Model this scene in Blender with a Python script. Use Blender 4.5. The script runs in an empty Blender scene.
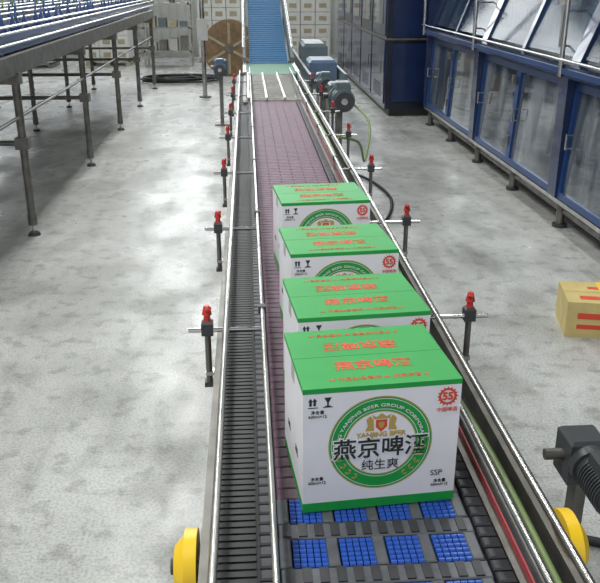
import bpy, math, random
from mathutils import Vector, Matrix
random.seed(7)
S=bpy.context.scene
try:
    S.view_settings.view_transform='Standard'
except Exception: pass

# ---------------- materials ----------------
def mat(name,col,rough=0.5,metal=0.0,var=0.0,scale=6.0,bump=0.0,coat=0.0,emit=None,spec=None):
    m=bpy.data.materials.new(name); m.use_nodes=True
    nt=m.node_tree; b=nt.nodes['Principled BSDF']
    b.inputs['Base Color'].default_value=(*col,1)
    b.inputs['Roughness'].default_value=rough
    b.inputs['Metallic'].default_value=metal
    if coat: b.inputs['Coat Weight'].default_value=coat
    if spec is not None: b.inputs['Specular IOR Level'].default_value=spec
    if emit:
        b.inputs['Emission Color'].default_value=(*emit[0],1); b.inputs['Emission Strength'].default_value=emit[1]
    if var or bump:
        tc=nt.nodes.new('ShaderNodeTexCoord'); n=nt.nodes.new('ShaderNodeTexNoise')
        n.inputs['Scale'].default_value=scale; n.inputs['Detail'].default_value=6
        nt.links.new(tc.outputs['Object'],n.inputs['Vector'])
        if var:
            r=nt.nodes.new('ShaderNodeValToRGB')
            r.color_ramp.elements[0].position=.3; r.color_ramp.elements[1].position=.7
            r.color_ramp.elements[0].color=(*[c*(1-var) for c in col],1)
            r.color_ramp.elements[1].color=(*[min(1,c*(1+var)) for c in col],1)
            nt.links.new(n.outputs['Fac'],r.inputs['Fac']); nt.links.new(r.outputs['Color'],b.inputs['Base Color'])
        if bump:
            bp=nt.nodes.new('ShaderNodeBump'); bp.inputs['Strength'].default_value=bump; bp.inputs['Distance'].default_value=.01
            nt.links.new(n.outputs['Fac'],bp.inputs['Height']); nt.links.new(bp.outputs['Normal'],b.inputs['Normal'])
    return m
STEEL=mat('stainless',(.50,.49,.47),.27,.95,.25,8)
DSTEEL=mat('dull_steel',(.18,.172,.16),.42,.7,.3,10)
CHROME=mat('chrome',(.62,.61,.60),.18,1,.12,12)
BLACK=mat('black_rubber',(.008,.008,.010),.55,0,.3,30)
DGREY=mat('dark_plastic',(.045,.045,.052),.45,0,.2,20)
RIB=mat('black_belt_rib',(.017,.017,.020),.5)
GREYB=mat('grey_belt',(.11,.115,.13),.4,0,.2,30)
BLUEB=mat('blue_roller',(.02,.09,.45),.3)
MAUVE=mat('mauve_belt',(.150,.085,.120),.5,0,.22,25,spec=.3)
RED=mat('red_plastic',(.55,.035,.025),.35)
DRED=mat('dark_red_strip',(.42,.05,.06),.45)
YEL=mat('yellow_paint',(.90,.58,.02),.35)
NAVY=mat('navy_paint',(.010,.022,.075),.25,0,.15,3,coat=.4)
NAVY2=mat('dark_navy_paint',(.006,.010,.026),.35,0,.2,3,coat=.3)
BLUE=mat('blue_paint',(.013,.048,.165),.3)
BLUEC=mat('blue_conveyor_belt',(.02,.15,.34),.4,0,.15,20)
BLUED=mat('blue_cleat',(.02,.10,.24),.4)
TEAL=mat('slate_paint',(.10,.135,.15),.38,0,.1,8)
BMOT=mat('blue_grey_paint',(.07,.115,.19),.38,0,.1,8)
GMOT=mat('grey_motor_paint',(.05,.055,.06),.4,0,.1,8)
GREEN2=mat('green_mat',(.03,.18,.10),.5,0,.15,20)
CABLE=mat('green_cable',(.20,.28,.10),.4)
WHITE=mat('white_card',(.82,.81,.86),.5,0,.03,12)
CGREEN=mat('carton_green',(.012,.33,.055),.40,0,.05,10)
CRED=mat('carton_red',(.70,.07,.03),.45)
CBLK=mat('carton_black',(.02,.03,.02),.5)
CGOLD=mat('carton_gold',(.50,.34,.09),.5)
CDG=mat('carton_ring_dark',(.02,.16,.05),.45)
TAN=mat('tan_cardboard',(.60,.48,.20),.6,0,.12,8)
TAN2=mat('dull_cardboard',(.36,.31,.22),.6,0,.15,8)
WOOD=mat('reel_wood',(.20,.125,.065),.6,0,.25,10)
BOTTLE=mat('bottle_glass',(.03,.10,.04),.1,0,coat=.8)
WGREY=mat('light_grey_paint',(.45,.45,.44),.45,0,.08,4)
CEIL=mat('ceiling_panel',(.36,.37,.36),.7,0,.08,1)

def window_mat(name,c0,c1,f,rough=.07,coat=1.0,spec=.5):
    m=bpy.data.materials.new(name); m.use_nodes=True; nt=m.node_tree; L=nt.links
    b=nt.nodes['Principled BSDF']; b.inputs['Roughness'].default_value=rough; b.inputs['Coat Weight'].default_value=coat; b.inputs['Specular IOR Level'].default_value=spec
    tc=nt.nodes.new('ShaderNodeTexCoord'); mp=nt.nodes.new('ShaderNodeMapping'); mp.inputs['Scale'].default_value=(.3,2.2,.5)
    n=nt.nodes.new('ShaderNodeTexNoise'); n.inputs['Scale'].default_value=1.5; n.inputs['Detail'].default_value=3
    r=nt.nodes.new('ShaderNodeValToRGB'); e=r.color_ramp.elements; e[0].position=.4;e[0].color=(*c0,1);e[1].position=.62;e[1].color=(*c1,1)
    L.new(tc.outputs['Object'],mp.inputs[0]); L.new(mp.outputs[0],n.inputs['Vector']); L.new(n.outputs['Fac'],r.inputs[0]); L.new(r.outputs[0],b.inputs['Base Color'])
    tr=nt.nodes.new('ShaderNodeBsdfTransparent'); mx=nt.nodes.new('ShaderNodeMixShader'); mx.inputs[0].default_value=f
    L.new(tr.outputs[0],mx.inputs[1]); L.new(b.outputs[0],mx.inputs[2]); L.new(mx.outputs[0],nt.nodes['Material Output'].inputs[0])
    return m
CLEAR=window_mat('clear_window',(.02,.04,.08),(.07,.12,.2),.40,.12,0,.35)
GLASS=window_mat('reflection_streak_window',(.045,.06,.085),(.24,.27,.30),.85)  # pale grey streaks in the base colour imitate reflections on the panes

def floor_mat():
    m=bpy.data.materials.new('worn_concrete'); m.use_nodes=True; nt=m.node_tree; L=nt.links
    b=nt.nodes['Principled BSDF']
    tc=nt.nodes.new('ShaderNodeTexCoord')
    def noise(s,d,sc=None):
        n=nt.nodes.new('ShaderNodeTexNoise'); n.inputs['Scale'].default_value=s; n.inputs['Detail'].default_value=d
        if sc:
            mp=nt.nodes.new('ShaderNodeMapping'); mp.inputs['Scale'].default_value=sc
            L.new(tc.outputs['Object'],mp.inputs[0]); L.new(mp.outputs[0],n.inputs['Vector'])
        else: L.new(tc.outputs['Object'],n.inputs['Vector'])
        return n
    def ramp(src,p0,c0,p1,c1):
        r=nt.nodes.new('ShaderNodeValToRGB'); e=r.color_ramp.elements
        e[0].position=p0;e[0].color=(*c0,1);e[1].position=p1;e[1].color=(*c1,1); L.new(src,r.inputs[0]); return r
    n1=noise(.8,6); r1=ramp(n1.outputs['Fac'],.35,(.42,.425,.415),.65,(.60,.605,.595))
    n2=noise(75,10); r2=ramp(n2.outputs['Fac'],.38,(.72,.72,.72),.56,(1,1,1))
    n3=noise(2.2,10,(1,.6,1)); r3=ramp(n3.outputs['Fac'],.38,(.70,.70,.69),.52,(1,1,1))
    n4=noise(9,8); r4=ramp(n4.outputs['Fac'],.35,(.66,.66,.64),.47,(1,1,1))
    n5=noise(1.1,12,(3.2,.5,1)); r5=ramp(n5.outputs['Fac'],.32,(.75,.75,.74),.42,(1,1,1))
    def mul(a,bb,f=1):
        x=nt.nodes.new('ShaderNodeMix'); x.data_type='RGBA'; x.blend_type='MULTIPLY'; x.inputs[0].default_value=f
        L.new(a,x.inputs[6]); L.new(bb,x.inputs[7]); return x.outputs[2]
    c=mul(mul(mul(mul(r1.outputs[0],r2.outputs[0]),r3.outputs[0]),r4.outputs[0],.8),r5.outputs[0])
    L.new(c,b.inputs['Base Color'])
    rr=ramp(n3.outputs['Fac'],.35,(.48,.48,.48),.6,(.26,.26,.26)); L.new(rr.outputs[0],b.inputs['Roughness'])
    bp=nt.nodes.new('ShaderNodeBump'); bp.inputs['Strength'].default_value=.10; bp.inputs['Distance'].default_value=.004
    L.new(n2.outputs['Fac'],bp.inputs['Height']); L.new(bp.outputs[0],b.inputs['Normal'])
    return m
FLOOR=floor_mat()

# ---------------- mesh builder ----------------
class B:
    def __init__(s,name): s.name=name; s.v=[]; s.f=[]; s.mi=[]; s.sm=[]; s.mats=[]
    def m(s,mt):
        if mt not in s.mats: s.mats.append(mt)
        return s.mats.index(mt)
    def add(s,vs,fs,mt,smooth=False):
        o=len(s.v); s.v+= [tuple(v) for v in vs]; i=s.m(mt)
        for f in fs: s.f.append(tuple(o+k for k in f)); s.mi.append(i); s.sm.append(smooth)
    def box(s,x0,x1,y0,y1,z0,z1,mt,M=None,ch=0):
        vs=[Vector(p) for p in [(x0,y0,z0),(x1,y0,z0),(x1,y1,z0),(x0,y1,z0),(x0,y0,z1),(x1,y0,z1),(x1,y1,z1),(x0,y1,z1)]]
        if ch:
            for k in (4,5,6,7):
                vs[k].z=z1-ch
            t=[Vector(p) for p in [(x0+ch,y0+ch,z1),(x1-ch,y0+ch,z1),(x1-ch,y1-ch,z1),(x0+ch,y1-ch,z1)]]
            vs+=t
            fs=[(3,2,1,0),(0,1,5,4),(1,2,6,5),(2,3,7,6),(3,0,4,7),(4,5,9,8),(5,6,10,9),(6,7,11,10),(7,4,8,11),(8,9,10,11)]
        else:
            fs=[(3,2,1,0),(0,1,5,4),(1,2,6,5),(2,3,7,6),(3,0,4,7),(4,5,6,7)]
        if M: vs=[M@v for v in vs]
        s.add(vs,fs,mt)
    def cyl(s,p,q,r,mt,n=14,r2=None):
        p=Vector(p);q=Vector(q);d=(q-p).normalized()
        a=Vector((0,0,1)) if abs(d.z)<.9 else Vector((1,0,0))
        u=d.cross(a).normalized(); w=d.cross(u)
        r2=r if r2 is None else r2
        A=[p+(u*math.cos(2*math.pi*i/n)+w*math.sin(2*math.pi*i/n))*r for i in range(n)]
        C=[q+(u*math.cos(2*math.pi*i/n)+w*math.sin(2*math.pi*i/n))*r2 for i in range(n)]
        s.add(A+C,[(i,(i+1)%n,n+(i+1)%n,n+i)[::-1] for i in range(n)],mt,True)
        s.add(A,[tuple(range(n))],mt); s.add(C,[tuple(reversed(range(n)))],mt)
    def tube(s,pts,r,mt,n=10):
        pts=[Vector(p) for p in pts]; rings=[]
        for i,p in enumerate(pts):
            d=(pts[min(i+1,len(pts)-1)]-pts[max(i-1,0)]).normalized()
            a=Vector((0,0,1)) if abs(d.z)<.9 else Vector((1,0,0))
            u=d.cross(a).normalized(); w=d.cross(u)
            rings.append([p+(u*math.cos(2*math.pi*k/n)+w*math.sin(2*math.pi*k/n))*r for k in range(n)])
        vs=[v for R in rings for v in R]; fs=[]
        for i in range(len(pts)-1):
            for k in range(n): fs.append((i*n+(k+1)%n,i*n+k,(i+1)*n+k,(i+1)*n+(k+1)%n)[::-1])
        fs.append(tuple(range(n))); fs.append(tuple(reversed(range((len(pts)-1)*n,len(pts)*n))))
        s.add(vs,fs,mt,True)
    def prism(s,prof,y0,y1,mt):
        n=len(prof); vs=[(x,y0,z) for x,z in prof]+[(x,y1,z) for x,z in prof]
        s.add(vs,[(i,(i+1)%n,n+(i+1)%n,n+i) for i in range(n)]+[tuple(reversed(range(n))),tuple(range(n,2*n))],mt)
    def lathe(s,c,prof,mt,n=12):
        c=Vector(c); vs=[];fs=[]
        for r,z in prof:
            for k in range(n): vs.append(c+Vector((r*math.cos(2*math.pi*k/n),r*math.sin(2*math.pi*k/n),z)))
        for i in range(len(prof)-1):
            for k in range(n): fs.append((i*n+k,i*n+(k+1)%n,(i+1)*n+(k+1)%n,(i+1)*n+k))
        fs.append(tuple(reversed(range(n)))); fs.append(tuple(range((len(prof)-1)*n,len(prof)*n)))
        s.add(vs,fs,mt,True)
    def done(s,parent=None,loc=None,rot=None):
        me=bpy.data.meshes.new(s.name); me.from_pydata(s.v,[],s.f)
        for mt in s.mats: me.materials.append(mt)
        me.polygons.foreach_set('material_index',s.mi); me.polygons.foreach_set('use_smooth',s.sm)
        me.update()
        o=bpy.data.objects.new(s.name,me); S.collection.objects.link(o)
        if parent: o.parent=parent
        if loc: o.location=loc
        if rot: o.rotation_euler=rot
        return o
def spl(pts,n=10):
    P=[Vector(p) for p in pts]; P=[P[0]]+P+[P[-1]]; out=[]
    for i in range(1,len(P)-2):
        for k in range(n):
            t=k/n; a,b,c,d=P[i-1],P[i],P[i+1],P[i+2]
            out.append(.5*((2*b)+(c-a)*t+(2*a-5*b+4*c-d)*t*t+(-a+3*b-3*c+d)*t**3))
    out.append(P[-2]); return out

# ---------------- room ----------------
b=B('floor'); b.box(-12,12,-4,27,-.1,0,FLOOR); b.done()
WALL=mat('corrugated_wall',(.50,.51,.49),.5,0,.08,2)
b=B('wall_back')
x=-12
while x<12:
    b.box(x,x+.14,26.0,26.25,0,3.2,WALL); b.box(x+.14,x+.25,26.06,26.25,0,3.2,WALL); x+=.25
b.box(-12,12,26.0,26.25,3.2,3.4,WALL); b.box(-12,12,26.0,26.25,6.2,7,WALL)
for xx in (-12,-7.2,-2.4,2.4,7.2,11.8): b.box(xx,xx+.25,26.0,26.25,3.4,6.2,WALL)
b.done()
WIN=mat('daylight_window',(.8,.85,.9),.3,0,emit=((.94,.98,1),6.0))
for i,xx in enumerate((-11.75,-6.95,-2.15,2.65,7.45)):
    b=B('window_%d'%(i+1)); b.box(xx,xx+4.5 if i<4 else 11.8,26.12,26.18,3.4,6.2,WIN); 
    for k in (1.5,3.0): b.box(xx+k,xx+k+.06,26.08,26.12,3.4,6.2,WGREY)
    b.done()
b=B('wall_left'); b.box(-12.2,-12,-4,26.25,0,7,WALL); b.done()
b=B('wall_right'); b.box(12,12.2,-4,26.25,0,7,WALL); b.done()
b=B('ceiling'); b.box(-12.2,12.2,-4,26.25,7,7.15,CEIL)
for k in range(7): b.box(-12,12,-3+k*4.5,-2.8+k*4.5,6.75,7,DSTEEL)
b.done()
b=B('door_1'); b.box(-4.6,-2.9,25.93,25.99,0,2.4,WGREY)
for k in range(9): b.box(-4.55,-2.95,25.90,25.93,.1+k*.25,.3+k*.25,STEEL)
b.done()

# ---------------- main conveyor ----------------
BZ=.95; Y0=.75; Y1=9.0
b=B('carton_conveyor')
b.box(.05,.53,Y0,Y1,BZ-.05,BZ-.012,DGREY)
b.box(-.11,.0,Y0,11.6,BZ-.05,BZ-.03,BLACK)
y=Y0
while y<Y1:
    b.box(-.105,-.005,y,y+.018,BZ-.03,BZ-.026,RIB); y+=.026
y=Y0
while y<Y1:
    b.box(.003,.047,y,y+.034,BZ-.02,BZ+.006,DGREY,ch=.004)
    b.box(.533,.575,y,y+.034,BZ-.02,BZ+.006,DGREY,ch=.004)
    y+=.04
b.box(0,.05,Y0,Y1,BZ-.05,BZ-.02,BLACK); b.box(.53,.58,Y0,Y1,BZ-.05,BZ-.02,BLACK)
y=Y0+.02
while y<1.62:
    b.box(.052,.528,y+.002,y+.058,BZ-.02,BZ,GREYB,ch=.003)
    for k in range(12): b.box(.06+k*.039,.06+k*.039+.02,y+.006,y+.054,BZ,BZ+.004,DGREY)
    for c in range(5):
        x=.05+c*.1115
        b.box(x,x+.028,y+.06,y+.158,BZ-.02,BZ+.003,GREYB,ch=.003)
    for c in range(4):
        x0=.081+c*.1115
        b.box(x0-.003,x0+.083,y+.06,y+.158,BZ-.03,BZ-.012,BLACK)
        for i in range(5):
            for j in range(6):
                xc=x0+i*.0162; yc=y+.067+j*.0162
                b.cyl((xc+.001,yc,BZ-.004),(xc+.0145,yc,BZ-.004),.0078,BLUEB,8)
    y+=.16
r=0
while y<Y1:
    off=0 if r%2 else -.08
    xs=[.052]+[v for v in [.052+off+.16*k for k in range(1,5)] if .06<v<.52]+[.528]
    for a,c in zip(xs[:-1],xs[1:]): b.box(a+.001,c-.001,y,y+.046,BZ-.02,BZ,MAUVE,ch=.003)
    y+=.05; r+=1
b.box(.60,.622,Y0,Y1,BZ-.03,BZ+.02,DRED)
b.box(.58,.60,Y0,Y1,BZ-.06,BZ+.0,DSTEEL)
b.box(.622,.70,Y0,11.6,BZ-.07,BZ-.045,BLACK)
for x in (-.135,.70):
    b.box(x,x+.025,Y0,11.6,BZ-.22,BZ+.01,DSTEEL)
    b.box(x-.02,x+.045,Y0,11.6,BZ-.225,BZ-.215,DSTEEL)
for x,z in ((-.10,1.01),(.70,1.01)): b.cyl((x,Y0,z),(x,11.6,z),.011,STEEL)
for x in (.035,.585):
    b.cyl((x,Y0,1.07),(x,11.4,1.07),.008,STEEL)
    b.box(x-.005,x+.005,Y0,11.4,1.02,1.04,DSTEEL)
b.tube(spl([(.66,Y0,.93),(.67,1.8,.94),(.65,2.6,.93),(.68,3.6,.94),(.65,5,.93),(.67,7,.94),(.66,9,.93)]),.012,CABLE,8)
b.tube(spl([(.645,Y0,.92),(.64,2.2,.93),(.66,4,.92),(.64,6,.93),(.65,9,.92)]),.013,BLACK,8)
yb_=2.75
while yb_<11.6:
    for sx,xo,xi in ((-1,-.17,.035),(1,.84,.585)):
        yk=yb_+(.07 if sx>0 else 0)
        fx=-.14 if sx<0 else .73
        b.box(min(fx,xo)-.012,max(fx,xo)+.012,yk-.02,yk+.02,.80,.815,STEEL)
        b.cyl((xo,yk,.76),(xo,yk,1.0),.012,DSTEEL)
        b.box(xo-.018,xo+.018,yk-.018,yk+.018,.75,.77,DGREY)
        b.box(xo-.022,xo+.022,yk-.022,yk+.022,.965,1.02,DGREY,ch=.008)
        b.cyl((xo+sx*.07,yk-.01,.985),(xo,yk-.01,.985),.009,CHROME)
        b.cyl((xo,yk-.01,.985),(xi,yk-.01,.985),.009,CHROME)
        b.cyl((xi,yk-.01,.985),(xi,yk-.01,1.07),.008,CHROME)
        b.box(xi-.014,xi+.014,yk-.024,yk+.004,1.05,1.08,DGREY)
        b.cyl((xo,yk,1.02),(xo,yk,1.045),.014,RED,12,.011)
        b.cyl((xo,yk,1.045),(xo,yk,1.08),.019,RED,12,.011)
        b.cyl((xo,yk,1.06),(xo-sx*.014,yk-.055,1.09),.011,RED,10,.007)
    yb_+=1.3
for yl in (1.9,4.3,6.7,9.1,11.3):
    for x in (-.12,.715):
        b.box(x-.03,x+.03,yl-.03,yl+.03,.06,BZ-.2,STEEL)
        b.cyl((x,yl,.02),(x,yl,.07),.012,DSTEEL); b.cyl((x,yl,0),(x,yl,.02),.045,DGREY)
        b.box(x-.045,x+.045,yl-.045,yl+.045,.64,.70,DSTEEL)
    b.box(-.12,.715,yl-.02,yl+.02,.30,.34,STEEL); b.box(-.12,.715,yl-.02,yl+.02,.70,.75,DSTEEL)
b.box(.06,.52,Y0,9,.74,.755,GREYB)
b.box(-.10,.70,Y0,11.5,.735,.742,BLACK)
b.cyl((-.15,1.57,.88),(.75,1.57,.88),.018,STEEL)
for x,sx,yc,zc in ((-.145,-1,1.57,.885),(.722,1,1.53,.93)):
    b.cyl((x,yc,zc),(x+sx*.03,yc,zc),.088,YEL,28)
    b.cyl((x+sx*.03,yc,zc),(x+sx*.055,yc,zc),.078,YEL,28,.05)
    b.cyl((x+sx*.055,yc,zc),(x+sx*.065,yc,zc),.02,DGREY,12)
    b.box(x-.02,x+.02,yc-.1,yc+.1,zc-.12,zc-.08,YEL)
b.box(-.05,.66,Y1,11.6,BZ-.03,BZ-.002,DSTEEL)
for k in range(14): b.cyl((-.02,Y1+.1+k*.18,BZ),(.63,Y1+.1+k*.18,BZ),.03,STEEL,12)
for x in (.0,.2,.4,.6): b.box(x,x+.02,Y1,11.6,BZ+.01,BZ+.045,STEEL)
b.done()

b=B('incline_conveyor')
def inc(y0,z0,y1,z1,x0,x1,mt,t):
    vs=[(x0,y0,z0-t),(x1,y0,z0-t),(x1,y1,z1-t),(x0,y1,z1-t),(x0,y0,z0),(x1,y0,z0),(x1,y1,z1),(x0,y1,z1)]
    b.add(vs,[(3,2,1,0),(0,1,5,4),(1,2,6,5),(2,3,7,6),(3,0,4,7),(4,5,6,7)],mt)
b.box(.0,.75,11.75,13.3,.88,.95,GREEN2)
inc(13.3,.95,18.5,2.35,.04,.66,BLUEC,.05)
for k in range(52):
    f=k/52; yy=13.3+5.2*f; zz=.95+1.4*f; inc(yy,zz+.012,yy+.02,zz+.015,.05,.65,BLUED,.015)
for x in (-.06,.70): inc(13.2,1.05,18.5,2.46,x,x+.05,TEAL,.22); inc(11.75,.98,13.3,.98,x,x+.05,STEEL,.15)
for x in (-.05,.72): b.cyl((x,13.2,1.2),(x,18.5,2.6),.02,STEEL)
for yl,zt in ((12,.85),(13.8,.95),(16,1.55),(18.2,2.1)):
    for x in (-.04,.72): b.box(x-.03,x+.03,yl-.03,yl+.03,0,zt,STEEL)
b.done()

b=B('accumulation_table')
b.box(.86,1.35,11.2,15.5,.80,.86,STEEL)
b.box(.84,.88,11.2,15.5,.84,1.0,TEAL); b.box(1.33,1.37,11.2,15.5,.84,1.0,TEAL)
for yl in (11.5,13.3,15.2):
    for x in (.89,1.31): b.box(x-.025,x+.025,yl-.025,yl+.025,0,.8,STEEL)
b.box(.9,1.3,11.9,12.6,.86,1.12,BMOT,ch=.04); b.box(.9,1.3,13.3,14.4,.86,1.25,TEAL,ch=.05)
b.done()

def gearmotor(name,x,y,z,col,s=1.0):
    b=B(name)
    b.cyl((x,y-.16*s,z),(x,y+.1*s,z),.09*s,col,20)
    for k in range(10): b.cyl((x,y-.15*s+k*.022*s,z),(x,y-.142*s+k*.022*s,z),.102*s,col,20)
    b.cyl((x,y+.1*s,z),(x,y+.16*s,z),.11*s,col,20)
    b.box(x-.1*s,x+.1*s,y+.16*s,y+.36*s,z-.13*s,z+.12*s,col,ch=.02*s)
    b.box(x-.06*s,x+.06*s,y-.1*s,y+.05*s,z+.08*s,z+.16*s,col,ch=.01)
    b.cyl((x,y-.2*s,z),(x,y-.16*s,z),.085*s,DGREY,20)
    b.cyl((x,y-.205*s,z),(x,y-.2*s,z),.03*s,STEEL,12)
    b.cyl((x-.1*s,y+.26*s,z),(x-.1*s-.06,y+.26*s,z),.03*s,DSTEEL,12)
    b.box(x-.03*s,x+.03*s,y+.2*s,y+.3*s,0,z-.12*s,DSTEEL); b.box(x-.12*s,x+.12*s,y+.1*s,y+.36*s,0,.02,DSTEEL)
    return b.done()
gm=gearmotor('gear_motor',1.08,9.3,.93,TEAL,1.25)
gearmotor('gear_motor',1.02,10.7,.93,TEAL,1.0)
gearmotor('gear_motor',-.42,13.0,.9,BMOT,1.0)
gearmotor('gear_motor',1.06,2.02,.76,GMOT,.62)
b=B('power_cable'); b.tube(spl([(1.10,9.3,.95),(1.32,8.8,.75),(1.2,8.2,.45),(1.05,7.6,.75),(.82,7.3,.86)]),.013,CABLE,8)
b.tube(spl([(1.3,9.4,.02),(1.45,8.9,.02),(1.5,8.2,.02),(1.3,7.4,.02),(1.0,7.0,.02)]),.016,BLACK,8); b.done(parent=gm)

# ---------------- beer cartons ----------------
W,D,H=.390,.330,.345
def text_me(body,size,mt,name,ex=.0004,bold=0):
    c=bpy.data.curves.new(name,'FONT'); c.body=body; c.size=size; c.align_x='CENTER'; c.align_y='CENTER'; c.extrude=ex; c.offset=bold; c.resolution_u=3
    o=bpy.data.objects.new(name,c); S.collection.objects.link(o)
    bpy.context.view_layer.update()
    me=bpy.data.meshes.new_from_object(o.evaluated_get(bpy.context.evaluated_depsgraph_get()))
    bpy.data.objects.remove(o); me.materials.clear(); me.materials.append(mt); me.name=name
    return me
T_main=text_me('燕京啤酒',.060,CBLK,'title',bold=.0008)
T_mainw=text_me('燕京啤酒',.060,WHITE,'title_outline',bold=.0038)
T_sub=text_me('纯生爽',.032,CBLK,'subtitle')
T_eng=text_me('YANJING BEER',.019,CGOLD,'english_title',bold=.0005)
T_top=text_me('燕京啤酒',.050,CRED,'top_title',bold=.0008)
T_top2=text_me('★ 中国驰名商标 ★ 优质啤酒 ★',.018,CRED,'top_line')
T_55=text_me('55',.028,CRED,'anniversary',bold=.001)
T_55b=text_me('中国啤酒',.013,CRED,'anniversary_line')
T_code=text_me('SSP',.022,CBLK,'code')
T_sm=text_me('净含量\n600ml×12',.011,CBLK,'small_print')
T_ring=text_me('BEIJING YANJING BEER GROUP CORPORATION',.0115,WHITE,'ring_text')
L=max(v.co.x for v in T_ring.vertices)-min(v.co.x for v in T_ring.vertices)
for v in T_ring.vertices:
    R=.106+v.co.y; a=math.pi/2 - v.co.x/L*3.6
    v.co.x=R*math.cos(a); v.co.y=R*math.sin(a)
def ringb(bb,cx,cz,r0,r1,y,mt,n=56):
    vs=[];fs=[]
    for k in range(n):
        a=2*math.pi*k/n
        vs.append((cx+r0*math.cos(a),y,cz+r0*math.sin(a))); vs.append((cx+r1*math.cos(a),y,cz+r1*math.sin(a)))
    for k in range(n):
        j=(k+1)%n; fs.append((2*k,2*k+1,2*j+1,2*j))
    bb.add(vs,fs,mt)
def discb(bb,cx,cz,r,y,mt,n=32):
    vs=[(cx+r*math.cos(2*math.pi*k/n),y,cz+r*math.sin(2*math.pi*k/n)) for k in range(n)]
    bb.add(vs,[tuple(range(n))],mt)
def poly(bb,pts,y,mt): bb.add([(p[0],y,p[1]) for p in pts],[tuple(range(len(pts)))],mt)
def carton(fx,fy,rot):
    b=B('beer_carton')
    w=W/2
    b.box(-w,w,0,D,0,H,WHITE)
    b.box(-w-.0006,w+.0006,-.0006,D*.5-.0008,H-.001,H+.0015,CGREEN); b.box(-w-.0006,w+.0006,D*.5+.0008,D+.0006,H-.001,H+.0015,CGREEN)
    b.box(-w,w,D*.5-.0008,D*.5+.0008,H,H+.0004,CDG)
    b.box(-w-.0006,w+.0006,-.0006,D+.0006,H-.012,H-.001,CGREEN)
    b.box(-w-.0006,w+.0006,-.0006,D+.0006,.0,.026,CGREEN)
    cx,cz=-.002,.185; f=-.0006
    ringb(b,cx,cz,.090,.128,f,CGREEN); ringb(b,cx,cz,.0875,.090,f,CGOLD); ringb(b,cx,cz,.128,.1305,f,CGOLD)
    ringb(b,cx,cz,.094,.0955,f-.0004,WHITE); ringb(b,cx,cz,.1225,.124,f-.0004,WHITE)
    discb(b,cx,cz,.0875,f,WHITE)
    y=-.0012; ez=cz+.054
    poly(b,[(cx-.014,ez+.012),(cx-.014,ez-.008),(cx,ez-.022),(cx+.014,ez-.008),(cx+.014,ez+.012)],y,CRED)
    poly(b,[(cx-.007,ez+.006),(cx-.007,ez-.006),(cx,ez-.013),(cx+.007,ez-.006),(cx+.007,ez+.006)],y-.0006,CGOLD)
    for s in (-1,1):
        poly(b,[(cx+s*.018,ez-.018),(cx+s*.040,ez-.018),(cx+s*.034,ez-.004),(cx+s*.038,ez+.014),(cx+s*.028,ez+.024),(cx+s*.020,ez+.012)][::-s],y,CGOLD)
    poly(b,[(cx-.02,ez+.014),(cx+.02,ez+.014),(cx+.024,ez+.026),(cx+.012,ez+.020),(cx,ez+.030),(cx-.012,ez+.020),(cx-.024,ez+.026)],y,CGOLD)
    for s in (-1,1):
        for k in range(5):
            a=-math.pi/2+s*(.55+k*.2); rr=.109
            px,pz=cx+rr*math.cos(a),cz+rr*math.sin(a); tx,tz=-math.sin(a)*s,math.cos(a)*s; nx,nz=math.cos(a),math.sin(a)
            for q in (-1,1):
                poly(b,[(px,pz),(px+tx*.006+q*nx*.009,pz+tz*.006+q*nz*.009),(px+tx*.014+q*nx*.006,pz+tz*.014+q*nz*.006)],f-.0004,CGOLD)
    bx,bz=w-.034,H-.044
    ringb(b,bx,bz,.0165,.0225,-.0008,CRED,32)
    for k in range(16):
        a=2*math.pi*k/16; poly(b,[(bx+.022*math.cos(a-.12),bz+.022*math.sin(a-.12)),(bx+.028*math.cos(a),bz+.028*math.sin(a)),(bx+.022*math.cos(a+.12),bz+.022*math.sin(a+.12))],-.0008,CRED)
    for k in (0,1):
        ix=-w+.012+k*.036; iz=H-.050
        b.box(ix,ix+.024,-.0009,-.0002,iz,iz+.002,CBLK)
        if k==0:
            for d in (.003,.013): poly(b,[(ix+d,iz+.006),(ix+d+.006,iz+.006),(ix+d+.006,iz+.018),(ix+d+.009,iz+.018),(ix+d+.003,iz+.027),(ix+d-.003,iz+.018),(ix+d,iz+.018)],-.0009,CBLK)
        else:
            poly(b,[(ix+.010,iz+.004),(ix+.014,iz+.004),(ix+.014,iz+.014),(ix+.021,iz+.027),(ix+.003,iz+.027),(ix+.010,iz+.014)],-.0009,CBLK)
            poly(b,[(ix+.005,iz+.002),(ix+.019,iz+.002),(ix+.019,iz+.005),(ix+.005,iz+.005)],-.0009,CBLK)
    b.box(-w-.0010,-w,D*.5-.025,D*.5+.025,.29,H-.012,WGREY)
    o=b.done(loc=(fx,fy,BZ+.007),rot=(0,0,rot))
    def put(me,x,y,z,r,n):
        t=bpy.data.objects.new(n,me); S.collection.objects.link(t); t.parent=o; t.location=(x,y,z); t.rotation_euler=r
    F=(math.pi/2,0,0); LF=(math.pi/2,0,-math.pi/2)
    put(T_mainw,cx,-.0022,cz-.014,F,'title_outline'); put(T_main,cx,-.0032,cz-.014,F,'title')
    put(T_sub,cx,-.002,cz-.062,F,'subtitle'); put(T_eng,cx,-.002,cz+.025,F,'english_title')
    put(T_ring,cx,-.002,cz,F,'ring_text')
    put(T_55,bx,-.002,bz,F,'badge_number'); put(T_55b,bx,-.002,bz-.036,F,'badge_line')
    put(T_code,w-.05,-.001,.085,F,'code'); put(T_sm,-w+.035,-.001,.09,F,'small_print')
    put(T_sm,w-.04,-.001,.055,F,'small_print_2')
    put(T_sm,-w+.035,-.001,H-.068,F,'icon_caption')
    put(T_sm,-w-.001,D*.3,.12,LF,'side_print'); put(T_sm,-w-.001,D*.7,.12,LF,'side_print_2')
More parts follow.
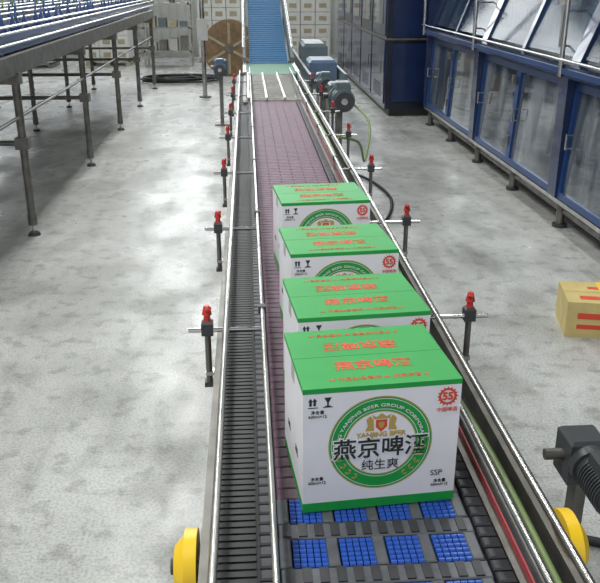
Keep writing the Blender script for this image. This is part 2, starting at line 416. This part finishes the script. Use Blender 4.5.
    put(T_top,0,D*.32,H+.002,(0,0,0),'top_title'); put(T_top2,0,D*.11,H+.002,(0,0,0),'top_line')
    put(T_top,-.01,D*.68,H+.002,(0,0,math.pi),'top_title_far'); put(T_top2,-.01,D*.89,H+.002,(0,0,math.pi),'top_line_far')
    return o
ang=math.radians(5)
for FRx,FRy in ((.502,1.695),(.517,2.12),(.527,2.69),(.525,3.38)):
    carton(FRx-W/2*math.cos(ang),FRy-W/2*math.sin(ang),ang)

# ---------------- left elevated bottle conveyor ----------------
b=B('elevated_bottle_conveyor')
XR=-2.0; XL=-4.6; ya,yb=4.5,18.2
for x in (XR,-3.3,XL): b.box(x-.03,x+.03,ya,yb,1.44,1.60,DSTEEL)
for k in range(6):
    x=XR-.08-k*.42
    b.box(x-.36,x,ya,yb,1.60,1.64,DSTEEL)
    for q in range(3):
        b.box(x-.11-q*.115,x-.01-q*.115,ya,yb,1.64,1.655,GREYB)
    b.box(x+.005,x+.045,ya,yb,1.62,1.76,BLUE if k%2==0 else DSTEEL)
    b.cyl((x+.025,ya,1.82),(x+.025,yb,1.82),.012,STEEL)
for y in [ya+.4+i*.75 for i in range(18)]:
    for k in range(6):
        x=XR-.055-k*.42
        b.cyl((x,y,1.60),(x,y,1.82),.010,STEEL,8)
    b.cyl((XR+.06,y,1.70),(XR-.06,y,1.70),.008,STEEL,8)
b.cyl((XR+.05,ya,1.70),(XR+.05,yb,1.70),.012,STEEL)
b.cyl((XR+.05,ya,1.79),(XR+.05,yb,1.79),.010,STEEL)
for y in (4.6,7.24,10.2,12.8,15.3,17.9):
    for x in (XR,-3.3,XL):
        b.cyl((x,y,.10),(x,y,1.46),.036,DSTEEL,16)
        b.cyl((x,y,.03),(x,y,.12),.014,STEEL,10); b.cyl((x,y,0),(x,y,.03),.06,DGREY,16,.045)
        b.box(x-.05,x+.05,y-.05,y+.05,1.36,1.46,DSTEEL)
        b.cyl((x,y,.10),(x,y,.20),.042,DSTEEL,16)
    b.box(XL,XR,y-.03,y+.03,1.36,1.44,DSTEEL)
    b.cyl((XL,y,.85),(XR,y,.85),.024,DSTEEL)
    b.box(XR-.06,XR+.06,y-.05,y+.05,.80,.90,DSTEEL)
b.cyl((XR,ya,1.08),(XR,yb,1.08),.016,DSTEEL)
b.prism([(-2.2,1.46),(-4.4,1.46),(-3.3,1.34)],ya,yb,DSTEEL)
b.done()
b=B('bottle_rows')
for i in range(70):
    for lane in (0,2,3,4):
        if random.random()<.5:
            x=XR-.08-lane*.42-.18+random.uniform(-.1,.1); y=6+i*.17
            b.lathe((x,y,1.656),[(.03,0),(.034,.02),(.034,.14),(.013,.2),(.013,.25)],BOTTLE if lane%2 else BLUE,8)
b.done()

# ---------------- right machine ----------------
def washer(name,X,y0,y1,step):
    b=B(name)
    b.box(X+.18,X+2.4,y0,y1,.10,.28,BLACK)
    b.box(X+.0,X+2.4,y0,y1,.26,.30,STEEL)
    y=y0
    while y<y1+.01:
        for x in (X+.1,X+2.3):
            yc=min(max(y,y0+.06),y1-.06)
            b.cyl((x,yc,.0),(x,yc,.27),.04,DSTEEL); b.cyl((x,yc,.0),(x,yc,.03),.07,DGREY)
        y+=step/2
    b.cyl((X+.12,y0,.16),(X+.12,y1,.16),.03,DSTEEL)
    b.box(X+.45,X+2.4,y0,y1,.31,1.42,NAVY2)
    b.box(X+.9,X+2.4,y0,y1,1.42,2.7,NAVY2)
    def slab(x0,z0,x1,z1,ya,yb,t,mt):
        b.prism([(x0,z0),(x0+t,z0),(x1+t,z1),(x1,z1)],ya,yb,mt)
    for z,rr in ((.5,.04),(.8,.06),(1.1,.035)): b.cyl((X+.3,y0,z),(X+.3,y1,z),rr,STEEL)
    y=y0
    while y<y1-.1:
        e=min(y+step,y1)
        b.box(X-.02,X+.45,y,y+.10,.31,1.40,NAVY)
        b.box(X-.02,X+.45,e-.10,e,.31,1.40,NAVY)
        mid=(y+e)/2
        for a,c in ((y+.10,mid),(mid,e-.10)):
            slab(X+.03,.34,X+.09,1.32,a+.05,c-.05,.02,GLASS)
            for (p,q) in ((a,a+.06),(c-.06,c)): slab(X+.0,.31,X+.06,1.36,p,q,.05,BLUE)
            slab(X+.0,.31,X+.003,.37,a,c,.05,BLUE); slab(X+.054,1.29,X+.06,1.36,a,c,.05,BLUE)
            b.cyl((X-.02,c-.12,.78),(X-.02,c-.12,.92),.010,STEEL); 
            for z in (.79,.91): b.cyl((X-.02,c-.12,z),(X+.04,c-.12,z),.007,STEEL)
            for z in (.5,1.15): b.box(X-.0,X+.04,a+.01,a+.06,z,z+.1,DSTEEL)
        slab(X+.10,1.55,X+.42,2.35,y+.10,e-.10,.015,CLEAR)
        for p,q in ((y,y+.10),(e-.10,e),(mid-.04,mid+.04)): slab(X+.06,1.50,X+.40,2.4,p,q,.07,NAVY)
        b.cyl((X+.04,y+.35,1.62),(X+.04,y+.35,1.95),.012,STEEL); b.cyl((X+.04,y+.35,1.63),(X+.14,y+.35,1.63),.01,STEEL); b.cyl((X+.04,y+.35,1.94),(X+.25,y+.35,1.94),.01,STEEL)
        b.cyl((X-.08,e-.05,1.40),(X-.08,e-.05,2.6),.022,CHROME)
        y=e
    b.box(X-.06,X+.45,y0,y1,1.40,1.50,NAVY)
    b.box(X-.075,X-.06,y0,y1,1.425,1.475,BLUE)
    b.cyl((X-.10,y0,1.55),(X-.10,y1,1.55),.014,STEEL)
    b.box(X+.36,X+.95,y0,y1,2.38,2.70,BLUE)
    b.box(X+.5,X+.88,y0,y1,1.50,1.62,STEEL)
    yy=y0+.2
    while yy<y1-.2:
        b.lathe((X+.68,yy,1.62),[(.035,0),(.037,.02),(.037,.15),(.014,.22),(.014,.28)],BOTTLE,8); yy+=.14
    b.cyl((X+.6,y0,2.05),(X+.6,y1,2.05),.03,STEEL)
    yy=y0+.3
    while yy<y1-.2:
        b.box(X+.56,X+.7,yy,yy+.12,1.95,2.3,random.choice([STEEL,YEL,BLUE,RED,STEEL]) ); yy+=.45
    b.box(X+.0,X+2.4,y1,y1+.04,.26,2.7,NAVY); b.box(X+.0,X+2.4,y0-.04,y0,.26,2.7,NAVY)
    return b.done()
washer('bottle_washer',2.85,1.4,13.0,2.9)

b=B('control_cabinet')
X=2.35
b.box(X,X+2.6,13.9,21.5,.12,2.5,NAVY2); b.box(X+.08,X+2.6,13.9,21.5,0,.12,BLACK)
for k in range(5):
    y=13.95+k*1.5
    b.box(X-.02,X,y+.04,y+1.42,.2,1.25,NAVY); b.box(X-.02,X,y+.04,y+1.42,1.32,2.4,NAVY2 if k%2 else NAVY)
    b.cyl((X-.05,y+.2,.7),(X-.05,y+.2,.9),.012,STEEL)
    b.box(X-.03,X-.02,y+.3,y+1.2,1.5,1.9,GLASS)
    for s in range(6): b.box(X-.026,X-.02,y+.3,y+1.1,.3+s*.04,.315+s*.04,BLACK)
b.box(X+.1,X+2.4,13.86,13.9,.25,1.2,NAVY); b.box(X+.1,X+2.4,13.86,13.9,1.3,2.4,NAVY)
b.box(X-.02,X+2.6,13.85,21.5,1.26,1.29,DSTEEL)
b.done()

b=B('cardboard_box')
Mr=Matrix.Translation((2.36,4.85,0))@Matrix.Rotation(math.radians(-12),4,'Z')
b.box(-.27,.27,-.2,.2,0,.24,TAN,Mr); b.box(-.27,.27,-.2,-.003,.24,.245,TAN,Mr); b.box(-.27,.27,.003,.2,.24,.245,TAN,Mr)
b.box(-.20,.2,-.203,-.2,.06,.09,CRED,Mr); b.box(-.20,.05,-.203,-.2,.13,.17,CRED,Mr); b.box(-.18,.2,-.14,-.08,.245,.247,CRED,Mr); b.box(-.1,.22,.06,.1,.245,.247,CRED,Mr)
b.box(-.03,.03,-.2,.2,.246,.248,YEL,Mr)
b.done()
b=B('rubber_hose')
b.tube(spl([(.92,4.9,.02),(1.0,4.4,.02),(1.12,3.9,.02),(1.08,3.4,.02),(1.2,2.8,.02),(1.5,2.6,.02)]),.02,BLACK,10)
b.tube(spl([(.88,4.9,.02),(.96,4.2,.02),(1.0,3.6,.02),(.95,3.0,.02),(1.0,2.6,.02)]),.014,DGREY,8)
b.done()
b=B('coiled_cable')
pts=[]
for k in range(140):
    a=k*.33; r=.38+.22*math.sin(k*.21)
    pts.append((-1.55+1.5*r*math.cos(a),19.2+r*1.1*math.sin(a),.03+.0007*k))
b.tube(pts,.022,BLACK,6); b.done()
def stack(name,x,y,w,d,rows,h,mt,pal=TAN):
    b=B(name)
    for k in range(5): b.box(x+k*w/5,x+k*w/5+w/7,y,y+d,.10,.13,pal)
    for k in (0,.45,.9): b.box(x+k*w,x+k*w+.1*w,y,y+d,0,.1,pal)
    for r in range(rows):
        for i in range(3):
            b.box(x+i*w/3+.008,x+(i+1)*w/3-.008,y,y+d,.13+r*h,.13+(r+1)*h-.01,mt)
            b.box(x+i*w/3+.1,x+(i+1)*w/3-.1,y-.004,y,.13+r*h+.10,.13+(r+1)*h-.11,pal)
    return b.done()
WC=mat('white_cartons',(.62,.62,.60),.6,0,.06,8)
stack('carton_pallet',1.05,22.5,1.2,1.0,5,.32,WC,TAN2)
stack('carton_pallet',-1.35,23.8,1.2,1.0,5,.34,WC,TAN2)
stack('carton_pallet',-4.4,23.0,1.2,1.0,3,.34,WC,TAN2)
stack('carton_pallet',-6.4,22.5,1.2,1.0,4,.32,WGREY,DSTEEL)
b=B('cable_reel')
cx,cy=-.42,20.6
for y in (cy-.35,cy+.30): b.cyl((cx,y,.65),(cx,y+.05,.65),.65,WOOD,32)
b.cyl((cx,cy-.30,.65),(cx,cy+.30,.65),.32,WOOD,24)
for k in range(9): b.cyl((cx,cy-.29+k*.065,.65),(cx,cy-.235+k*.065,.65),.45,BLACK,28)
b.cyl((cx,cy-.37,.65),(cx,cy-.35,.65),.10,DSTEEL,16)
for k in range(6):
    a=k*math.pi/3; b.box(-.03,.03,-.012,0,.12,.60,TAN2,Matrix.Translation((cx,cy-.35,.65))@Matrix.Rotation(a,4,'Y'))
b.done()
b=B('steel_rack')
for x in (-2.7,-1.5):
    for y in (22.4,23.2): b.box(x-.03,x+.03,y-.03,y+.03,0,2.2,STEEL)
for z in (.4,1.0,1.6,2.15): b.box(-2.73,-1.47,22.37,23.23,z,z+.04,STEEL)
for k in range(4):
    b.box(-2.6+k*.28,-2.4+k*.28,22.5,23,.44,.64+.05*k,DSTEEL if k%2 else WGREY); b.box(-2.6+k*.28,-2.4+k*.28,22.5,23,1.04,1.3-.04*k,TEAL if k%2 else TAN2)
    b.cyl((-2.5+k*.28,22.7,1.64),(-2.5+k*.28,22.7,1.9),.08,WGREY if k%2 else DSTEEL)
b.done()
b=B('steel_post'); 
b.cyl((-.85,16.5,0),(-.85,16.5,2.6),.045,STEEL); b.cyl((-.85,16.5,0),(-.85,16.5,.03),.12,DSTEEL); b.box(-.95,-.75,16.38,16.45,1.1,1.5,WGREY); b.done()

# ---------------- lights ----------------
w=bpy.data.worlds.new('World'); S.world=w; w.use_nodes=True
w.node_tree.nodes['Background'].inputs[0].default_value=(.94,.99,1,1); w.node_tree.nodes['Background'].inputs[1].default_value=.75
def area(n,loc,rot,sx,sy,e,c=(1,1,1)):
    l=bpy.data.lights.new(n,'AREA'); l.shape='RECTANGLE'; l.size=sx; l.size_y=sy; l.energy=e; l.color=c
    o=bpy.data.objects.new(n,l); S.collection.objects.link(o); o.location=loc; o.rotation_euler=rot
FL=(.98,1,.965)
area('added_overhead_light',(-2.2,1.5,6.0),(math.radians(22),math.radians(-14),0),.6,5,270,FL)  # unseen overhead area lamps, added to replace sky light blocked by the ceiling
area('added_overhead_light',(-1.5,10,6.6),(0,0,0),.7,6,300,FL)
area('added_overhead_light',(-1.5,18,6.6),(0,0,0),.7,6,320,FL)
area('added_overhead_light',(2.0,6,6.6),(0,0,0),.5,6,160,FL)
area('added_overhead_light',(-6.5,8,6.6),(0,0,0),.7,8,190,FL)

# ---------------- camera ----------------
cd=bpy.data.cameras.new('Camera'); cam=bpy.data.objects.new('Camera',cd); S.collection.objects.link(cam)
cd.sensor_width=36; cd.sensor_fit='HORIZONTAL'; cd.lens=36*800/600; cd.clip_end=200
cam.location=(0,0,2.2)
cam.rotation_euler=(math.radians(90-21.28),0,-math.radians(3.67))
S.camera=cam
